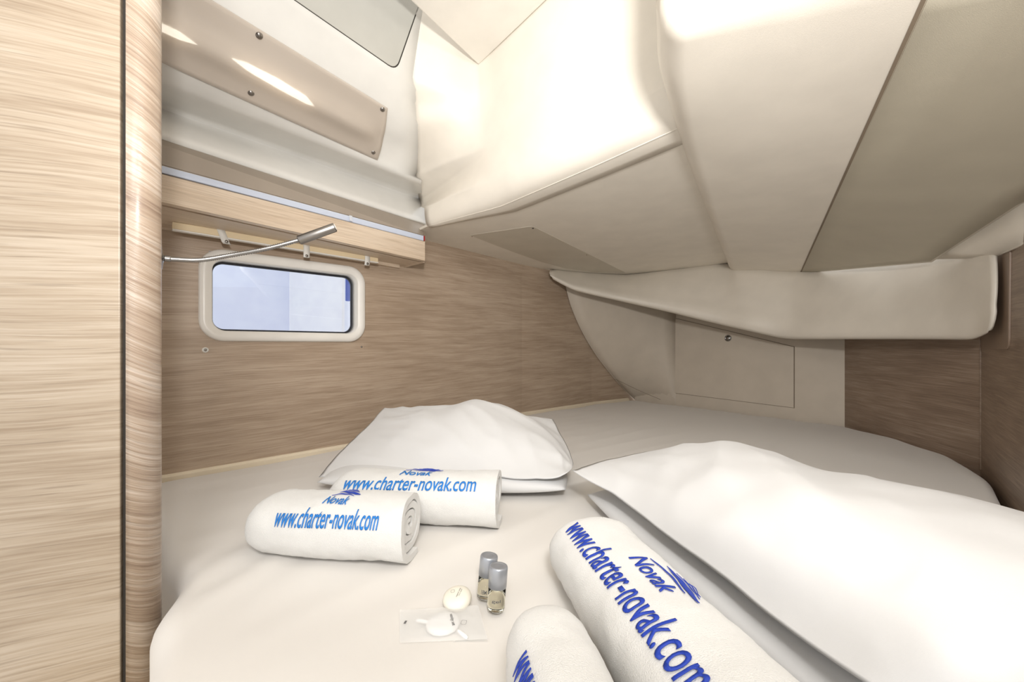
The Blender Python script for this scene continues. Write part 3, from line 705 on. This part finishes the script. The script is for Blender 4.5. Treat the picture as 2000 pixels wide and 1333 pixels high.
# ------------------------------------------------------------------ pillows
def net_pillow(name, net, mat, label, group, nu=90, nv=70, wr=.004, seed=0, folds=1.0, zfloor=.003):
    v = []
    def surf(a_, b_):
        return crom([crom(r, a_) for r in net], b_)
    for k in range(nv+1):
        b_ = k/nv
        for i in range(nu+1):
            a_ = i/nu; p = surf(a_, b_)
            ed = min(a_, 1-a_, b_*1.0, 1-b_)*6; ed = min(1, ed)
            x, y = p.x, p.y
            wz = wr*noise.noise(Vector((x*9, y*9, seed)))+wr*1.1*folds*(.5-abs(noise.noise(Vector((a_*6+b_*2.5, b_*2.2-a_, seed+5))))*1.6)+wr*.5*(.5-abs(noise.noise(Vector((a_*3+b_*9, b_*3+a_*6, seed+9))))*2)*math.exp(-((min(a_, 1-a_))/.22)**2)
            p = p+Vector((0, 0, wz*(.35+.65*ed))); p.z = max(p.z, zfloor); v.append(p)
    top = len(v); nc = nu+1
    f = grid_faces(nv+1, nc)
    # underside: same boundary, pulled down
    for k in range(nv+1):
        for i in range(nu+1):
            p = v[k*nc+i]; e = min(i/nu, 1-i/nu, k/nv, 1-k/nv)
            q_ = p.copy(); 
            if e > 0: q_.z = lerp(p.z, min(p.z, net_floor), min(1, e*5)); q_.z = min(q_.z, p.z-.001)
            v.append(q_)
    f += [tuple(x+top for x in t[::-1]) for t in grid_faces(nv+1, nc)]
    o = mesh(name, v, f, mat, smooth=True)
    bm = bmesh.new(); bm.from_mesh(o.data); bmesh.ops.remove_doubles(bm, verts=bm.verts, dist=.0003); bmesh.ops.recalc_face_normals(bm, faces=bm.faces); bm.to_mesh(o.data); bm.free()
    for p_ in o.data.polygons: p_.use_smooth = True
    return tag(o, label, 'pillow', group)
G1 = 'pillows on the berth'
def cushion(name, corners, z0, th, mat, label, pw=.42, n=64, wr=.003, seed=1, rn=.10):
    v = []; c4 = [Vector((p[0], p[1], 0)) for p in corners]
    for sgn in (1, -1):
        for k in range(n+1):
            for i in range(n+1):
                # square to rounded square
                s_, t_ = -1+2*i/n, -1+2*k/n
                x = s_*math.sqrt(1-rn*t_*t_); y = t_*math.sqrt(1-rn*s_*s_)
                p = lerp(lerp(c4[0], c4[1], (x+1)/2), lerp(c4[3], c4[2], (x+1)/2), (y+1)/2)
                hgt = ((1-s_**4)*(1-t_**4))**pw
                z = z0+th*.45+sgn*th*(.55 if sgn > 0 else .45)*hgt+(wr*noise.noise(Vector((p.x*10, p.y*10, seed)))*hgt if sgn > 0 else 0)
                v.append(Vector((p.x, p.y, z)))
    m_ = (n+1)**2
    f = grid_faces(n+1, n+1)+[tuple(x+m_ for x in t[::-1]) for t in grid_faces(n+1, n+1)]
    o = mesh(name, v, f, mat, smooth=True)
    bm = bmesh.new(); bm.from_mesh(o.data); bmesh.ops.remove_doubles(bm, verts=bm.verts, dist=.0004); bmesh.ops.recalc_face_normals(bm, faces=bm.faces); bm.to_mesh(o.data); bm.free()
    for p_ in o.data.polygons: p_.use_smooth = True
    return tag(o, label, 'pillow', G1)
cushion('pillow', [(-.53, 1.01), (.150, .955), (.17, 1.36), (-.47, 1.42)], .003, .068, M['pillowcase'], 'flat white pillow lying underneath the rumpled one near the wood wall', pw=.5)
net_floor = .068
netL = [
    [U(622, 934, 1.06), U(760, 926, 1.04), U(900, 930, 1.00), U(1000, 935, .98), U(1085, 934, .965), U(1117, 918, .97)],
    [U(655, 893, 1.14), U(770, 878, 1.10), U(890, 868, 1.07), U(1000, 876, 1.06), U(1085, 886, 1.06), U(1119, 903, 1.07)],
    [U(694, 855, 1.22), U(790, 835, 1.19), U(890, 818, 1.17), U(980, 815, 1.17), U(1062, 845, 1.17), U(1108, 872, 1.18)],
    [U(728, 822, 1.30), U(805, 806, 1.27), U(880, 797, 1.26), U(945, 787, 1.26), U(1020, 812, 1.26), U(1092, 842, 1.27)],
    [U(753, 797, 1.40), U(812, 800, 1.36), U(880, 799, 1.33), U(940, 792, 1.33), U(1005, 813, 1.34), U(1079, 820, 1.36)],
    [U(765, 830, 1.40), U(812, 845, 1.42), U(880, 850, 1.42), U(940, 850, 1.42), U(1005, 848, 1.41), U(1078, 842, 1.37)]]
net_pillow('pillow', netL, M['pillowcase'], 'rumpled white pillow with raised centre on top of the stack behind the towels', G1, seed=2, wr=.010)
cushion('pillow', [(.165, .955), (.58, 1.02), (.90, .42), (.335, .20)], .003, .066, M['pillowcase'], 'lower white pillow beneath the big smooth one at the right of the mattress', pw=.5, seed=4)
net_floor = .068
def Wn(*a_): return W(*a_)
netR = [
    [Wn(1117, 921, .100), Wn(1200, 970, .090), Wn(1290, 1040, .086), Wn(1400, 1122, .086), Wn(1520, 1212, .088), Wn(1690, 1340, .092), Wn(1830, 1450, .09)],
    [Wn(1155, 908, .110), Wn(1270, 940, .130), Wn(1385, 1000, .145), Wn(1520, 1070, .150), Wn(1690, 1160, .150), Wn(1900, 1290, .145), Wn(2080, 1400, .12)],
    [Wn(1205, 896, .120), Wn(1325, 895, .165), Wn(1440, 925, .185), Wn(1590, 990, .185), Wn(1790, 1065, .185), Wn(2100, 1190, .175), Wn(2350, 1300, .14)],
    [Wn(1285, 880, .125), Wn(1365, 867, .165), Wn(1455, 873, .182), Wn(1600, 925, .182), Wn(1820, 976, .180), Wn(2250, 1080, .17), Wn(2600, 1200, .13)],
    [Vector((.45, 1.03, .095)), Vector((.52, .985, .11)), Vector((.61, .92, .12)), Vector((.70, .79, .12)), Vector((.79, .63, .12)), Vector((.86, .45, .11)), Vector((.88, .36, .09))],
    [Vector((.45, 1.02, .08)), Vector((.52, .975, .075)), Vector((.61, .91, .075)), Vector((.69, .78, .075)), Vector((.78, .62, .075)), Vector((.85, .44, .075)), Vector((.87, .35, .08))]]
net_pillow('pillow', netR, M['pillowcase'], 'big smooth white pillow with pointed corner on the right half of the mattress', G1, seed=7, wr=.009)

# ------------------------------------------------------------------ rolled towels with embroidery
def text_mesh(s, shear=0.0, bold=0.0):
    cu = bpy.data.curves.new('t', 'FONT'); cu.body = s; cu.size = 1; cu.shear = shear; cu.offset = bold; cu.resolution_u = 4; cu.extrude = 0
    o = bpy.data.objects.new('t', cu); COL.objects.link(o); bpy.context.view_layer.update()
    dg = bpy.context.evaluated_depsgraph_get(); me = bpy.data.meshes.new_from_object(o.evaluated_get(dg))
    bpy.data.objects.remove(o); bm = bmesh.new(); bm.from_mesh(me); bpy.data.meshes.remove(me); bpy.data.curves.remove(cu)
    xs = [v_.co.x for v_ in bm.verts]; ys = [v_.co.y for v_ in bm.verts]; x0, x1, y1 = min(xs), max(xs), max(ys)
    for v_ in bm.verts: v_.co.x = (v_.co.x-x0)/(x1-x0)
    return bm, y1
def towel(loc, rot, L, ra, rb, turns, label, blue, fold_end=True, kt=.30, tw=.29, th=.034, tx=-.01, pitch=None, flap=True, seed=0, nk=1.0, end_in=.02):
    """rolled towel; local x = axis, text read along +x, up towards +y over the top"""
    root = empty('rolled_towel', (loc[0], loc[1], .001)); root.rotation_euler = (0, 0, rot)
    tag(root, label, 'towel', 'rolled towels on the berth')
    pitch = pitch or .85/turns*min(1, 1)
    def sec(k, inner=0.0):        # k turns in from the outer end; returns y,z ; outer end sits low at the front
        s_ = max(.05, 1-k*pitch-inner); an = -math.radians(100)+2*math.pi*k
        c, s2 = math.cos(an), math.sin(an); e = 2/2.35
        y = ra*s_*math.copysign(abs(c)**e, c); z = rb*s_*math.copysign(abs(s2)**e, s2)
        return -y, z+rb
    th_ = pitch*.80
    NT = int(54*turns); NXx = 46
    ks = [turns*i/NT for i in range(NT+1)]
    v = []
    def P(k, x, inner):
        y, z = sec(k, inner)
        u_ = (x+L/2)/L
        # rounded fold end at -x
        if fold_end:
            e = max(0, 1-(x+L/2)/(.055)); s_ = math.sqrt(max(0, 1-e*e*.80)); y *= s_; z = rb+(z-rb)*s_*(.9+.1*s_)-(1-s_)*rb*.35
        tape = 1+.05*math.sin(u_*3+seed)-.10*(1-u_)*(.5)
        y *= tape; z = z*(1-.06*(1-u_))
        dn = .0022*noise.noise(Vector((x*14+seed*3, y*16, z*16)))+.0011*noise.noise(Vector((x*70, y*70, z*70+seed)))
        rv_ = Vector((0, y, z-rb)).normalized()*dn*1.6; y += rv_.y; z += rv_.z
        x2 = x+ (end_in*.35*noise.noise(Vector((k*2.2, seed, 0)))-.010*math.sin(min(k, 1.5)*1.2))*max(0, u_-.5)*2
        return Vector((x2, y, max(z, .0005+.004*inner)))
    ring = [(k, 0.0) for k in ks]+[(k, th_) for k in ks[::-1]]
    for i in range(NXx+1):
        x = -L/2+L*(i/NXx)
        if i < 8: x = -L/2+L*(8/NXx)*(i/8)**1.6
        for k, inn in ring: v.append(P(k, x, inn))
    nr_ = len(ring); f = grid_faces(NXx+1, nr_, True)
    nk2 = len(ks)
    for base in (0, NXx*nr_):
        for i in range(nk2-1):
            a_, b_ = base+i, base+i+1; c_, d__ = base+nr_-1-(i+1), base+nr_-1-i
            f.append((a_, b_, c_, d__) if base else (d__, c_, b_, a_))
    o = mesh('towel_body', v, f, M['terry'], root, True)
    m_ = o.modifiers.new('edge', 'EDGE_SPLIT'); m_.split_angle = math.radians(70)
    # hem ribbon along the open end
    hv = []
    for k in [turns*.0+turns*i/160 for i in range(161)]:
        for x_, inn in ((L/2-.010, -.006), (L/2+.0025, -.004), (L/2+.0025, th_*.5)): hv.append(P(k, x_, inn))
    # text : arc length table on the outer wrap
    tab = []; s_ = 0; prev = None
    for i in range(401):
        k = i/400; p = P(k, 0, 0)
        if prev is not None: s_ += (Vector((0, p.y, p.z))-prev).length
        prev = Vector((0, p.y, p.z)); tab.append(s_)
    def kof(s):
        for i in range(400):
            if tab[i+1] >= s: return (i+(s-tab[i])/(tab[i+1]-tab[i]+1e-9))/400
        return 1.0
    s_base = tab[int(kt*400)]
    def place(bm, name, mat, x0, w_, y0, h_, ymax=1.0, lift=.0016):
        bmesh.ops.triangulate(bm, faces=bm.faces)
        for v_ in bm.verts: v_.co.x = x0+v_.co.x*w_; v_.co.y = y0+v_.co.y/ymax*h_
        for _ in range(3):
            le = [e_ for e_ in bm.edges if e_.calc_length() > .006]
            if not le: break
            bmesh.ops.subdivide_edges(bm, edges=le, cuts=1); bmesh.ops.triangulate(bm, faces=bm.faces)
        cents = {}
        vv = list(bm.verts); new = {}
        for v_ in vv:
            x, s1 = v_.co.x, v_.co.y
            k = kof(s_base+s1); p = P(k, x, 0)
            n__ = Vector((0, p.y, p.z-rb)).normalized()
            v_.co = p+n__*lift
        r = bmesh.ops.extrude_face_region(bm, geom=bm.faces[:])
        for g in r['geom']:
            if isinstance(g, bmesh.types.BMVert):
                d_ = g.co-Vector((g.co.x, 0, rb)); g.co = g.co+d_.normalized()*.0007
        return bmobj(name, bm, mat, root)
    bm, ym = text_mesh('www.charter-novak.com', .12, .007)
    place(bm, 'embroidered_text', blue, tx-tw/2, tw, 0, th, ym)
    bm, ym = text_mesh('Novak', .22, .004)
    nx0 = tx-tw*.115*nk; nw = tw*.245*nk; ny = th*1.28
    place(bm, 'embroidered_name', blue, nx0, nw, ny, th*.62, ym)
    # emblem: yacht hull wedge and swooshes, in units of the name width
    bm = bmesh.new()
    def blade(up_, lo_):
        a_ = [bm.verts.new((x, y, 0)) for x, y in up_]; b_ = [bm.verts.new((x, y, 0)) for x, y in lo_]
        for i in range(len(a_)-1): bm.faces.new((b_[i], b_[i+1], a_[i+1], a_[i]))
    n = 14
    def arc(x0, y0, x1, y1, sag, t0, t1=None):
        up_, lo_ = [], []
        for i in range(n+1):
            t = i/n; x = x0+(x1-x0)*t; y = y0+(y1-y0)*t+sag*math.sin(math.pi*t); hw = t0*math.sin(math.pi*(.08+.84*t))
            up_.append((x, y+hw)); lo_.append((x, y-hw))
        blade(up_, lo_)
    arc(-.02, -.02, .95, -.02, .17, .038)
    blade([(.30, .44), (.55, .44), (.80, .36), (1.02, .24), (1.20, .10)], [(.16, .38), (.48, .31), (.74, .21), (.97, .11), (1.18, .07)])
    arc(.32, .56, 1.06, .34, .07, .022); arc(.44, .66, 1.00, .46, .06, .018); arc(.55, .75, .90, .60, .05, .014)
    place(bm, 'embroidered_emblem', M['blue_deep'], nx0+nw*.10, nw, ny+th*.74, th*1.0, 1.0)
    return root
t1 = towel((-.335, .735), math.radians(-7), .315, .072, .060, 3.6, 'front left rolled white towel with blue web address, its spiral end facing the bottles', M['blue_thread'], kt=.315, tw=.190, th=.034, tx=.022, seed=1)
t2 = towel((-.215, .872), math.radians(-5.5), .385, .078, .060, 3.2, 'wide rolled white towel with blue web address lying against the left pillows', M['blue_thread'], kt=.362, tw=.290, th=.032, tx=.005, seed=2, end_in=.008)
t3 = towel((.163, .478), math.radians(-79), .40, .085, .062, 3.2, 'long rolled white towel with deep blue web address beside the big right pillow', M['blue_deep'], kt=.40, tw=.31, th=.036, tx=.012, seed=3)
t4 = towel((.060, .300), math.radians(-80), .315, .058, .060, 3.6, 'rolled white towel cut off at the bottom edge in front of the long one', M['blue_deep'], kt=.335, tw=.20, th=.036, tx=.03, seed=4)

# ------------------------------------------------------------------ toiletries
def bottle(px, py, label, lean, mark=False):
    P = W(px, py, .004); root = empty('toiletry_bottle', P); root.rotation_euler = lean; tag(root, label, 'bottle', 'shampoo bottles on the sheet')
    R_ = .0128
    lathe('bottle_body', [(.002, 0), (.0095, .0002), (.0118, .0022), (R_, .006), (R_, .031), (.0120, .033), (.0085, .035), (.002, .0352)], M['bottle_clear'], root)
    lathe('liquid', [(.002, .0018), (.0088, .002), (.0112, .005), (.0114, .0285), (.002, .0285)], M['liquid'], root)
    lathe('cap', [(.0105, .0335), (.0134, .034), (.0135, .0605), (.0128, .0625), (.0112, .0632), (.0095, .0622), (.005, .0622), (.0015, .0630)], M['cap_silver'], root)
    # printed mark wrapped on the front
    s_ = '18M' if mark else '~ _'
    bm, ym = text_mesh('18M o' if mark else 'gel', 0, .01)
    for v_ in bm.verts:
        a_ = -math.pi/2+(v_.co.x-.5)*.013/R_; z = .011+v_.co.y/ym*(.006 if mark else .004)+(0 if mark else .006); v_.co = Vector((math.cos(a_)*(R_+.0002), math.sin(a_)*(R_+.0002), z))
    bmobj('printed_mark', bm, M['print_grey'], root)
    return root
bottle(947, 1168, 'rear small clear bottle with silver cap and black printed mark, partly hidden by its twin', (math.radians(-4), math.radians(6), 0), True)
bottle(968, 1193, 'front small clear bottle with silver cap standing before its twin', (math.radians(-4), math.radians(4), 0))
# round soap
sP = W(893, 1170, .011); so = empty('round_soap', sP); so.rotation_euler = (math.radians(10), math.radians(-3), 0); tag(so, 'round ivory wrapped soap resting on the edge of the clear sachet', 'soap')
lathe('soap_disc', [(.003, -.0095), (.014, -.0092), (.0195, -.006), (.0215, 0), (.0205, .0045), (.0165, .0078), (.010, .0090), (.002, .0092)], M['soap'], so, seg=48)
def flat_text(s, w_, h_, x, y, z, rotz, mat, parent, name='printed_mark', bold=0):
    bm, ym = text_mesh(s, .15, bold); c, s2 = math.cos(rotz), math.sin(rotz)
    for v_ in bm.verts:
        a_, b_ = (v_.co.x-.5)*w_, v_.co.y/ym*h_; v_.co = Vector((x+a_*c-b_*s2, y+a_*s2+b_*c, z))
    return bmobj(name, bm, mat, parent)
flat_text('vegetal soap', .017, .0022, .003, .001, .0094, math.radians(76), M['print_grey'], so)
flat_text('savon vegetal', .013, .0015, .0058, .001, .0095, math.radians(76), M['print_grey'], so)
def outline(parent, x, y, z, w_, h_, rot, mat, t=.0003):
    c, s2 = math.cos(rot), math.sin(rot); bm = bmesh.new()
    pts = rounded_poly([Vector((-w_/2, -h_/2, 0)), Vector((w_/2, -h_/2, 0)), Vector((w_/2, h_/2, 0)), Vector((-w_/2, h_/2, 0))], min(w_, h_)*.3, 4)
    a_ = [bm.verts.new((x+p.x*c-p.y*s2, y+p.x*s2+p.y*c, z)) for p in pts]
    k = 1-2*t/min(w_, h_)
    b_ = [bm.verts.new((x+p.x*k*c-p.y*k*s2, y+p.x*k*s2+p.y*k*c, z)) for p in pts]
    n = len(a_)
    for i in range(n): bm.faces.new((a_[i], a_[(i+1) % n], b_[(i+1) % n], b_[i]))
    return bmobj('printed_mark', bm, mat, parent)
outline(so, -.0065, .004, .0096, .0055, .0052, .1, M['print_grey'])
# sachet (vanity set)
c4 = [W(782, 1258, .004), W(952, 1250, .004), W(937, 1182, .012), W(782, 1190, .012)]
c4 = [W(781, 1258, .003), W(953, 1251, .003), W(934, 1184, .006), W(781, 1193, .006)]
sc_ = sum(c4, Vector())/4; sc_.z = .0
sa = empty('vanity_sachet', sc_); tag(sa, 'clear plastic sachet holding a white cotton pad and swabs, nearest the bottom edge', 'sachet')
def sach(z_up, sg):
    v = []; n = 16
    for k in range(n+1):
        for i in range(n+1):
            a_, b_ = i/n, k/n; p = lerp(lerp(c4[0], c4[1], a_), lerp(c4[3], c4[2], a_), b_)-sc_
            v.append(p+Vector((0, 0, sg*.0045*(math.sin(math.pi*a_)*math.sin(math.pi*b_))**.5+(.001 if sg > 0 else -.0008)+.0006*noise.noise(Vector((a_*6, b_*6, sg))))))
    return v, grid_faces(n+1, n+1)
for sg, nm in ((1, 'film'), (-1, 'film')):
    v, f = sach(0, sg)
    v = [Vector((p.x, p.y, max(p.z, .0018))) for p in v]
    o = mesh(nm, v, f, M['frosted'], sa, True)
pc = W(868, 1218, .006)-sc_
v = []; 
o = lathe('cotton_pad', [(.002, -.0015), (.021, -.0015), (.0235, 0), (.021, .0028), (.010, .0036), (.002, .0036)], M['puff'], None, (0, 0, 0), (0, 0, 1), 48); o.parent = sa; o.location = (pc.x-.002, pc.y, .0052)
for (xa, ya), (xb, yb) in (((812, 1212), (836, 1216)), ((893, 1232), (913, 1247))):
    a_ = W(xa, ya, .006)-sc_; b_ = W(xb, yb, .006)-sc_; a_.z = b_.z = .006
    o = tube('cotton_swab', [a_, lerp(a_, b_, .2), lerp(a_, b_, .8), b_], [.0016, .0026, .0026, .0016], M['puff'], sa, 12)
tp = W(882, 1208, .010)-sc_
flat_text('vanity set', .024, .0042, tp.x, tp.y-.004, .0105, math.radians(-72), M['print_grey'], sa, bold=.01)
tp = W(912, 1217, .008)-sc_
outline(sa, tp.x-.004, tp.y-.002, .0100, .0075, .0085, -.1, M['print_grey'])
tp = W(785, 1222, .006)-sc_
flat_text('II', .0035, .0055, tp.x+.004, tp.y, .0085, 0, M['print_grey'], sa, bold=.05)
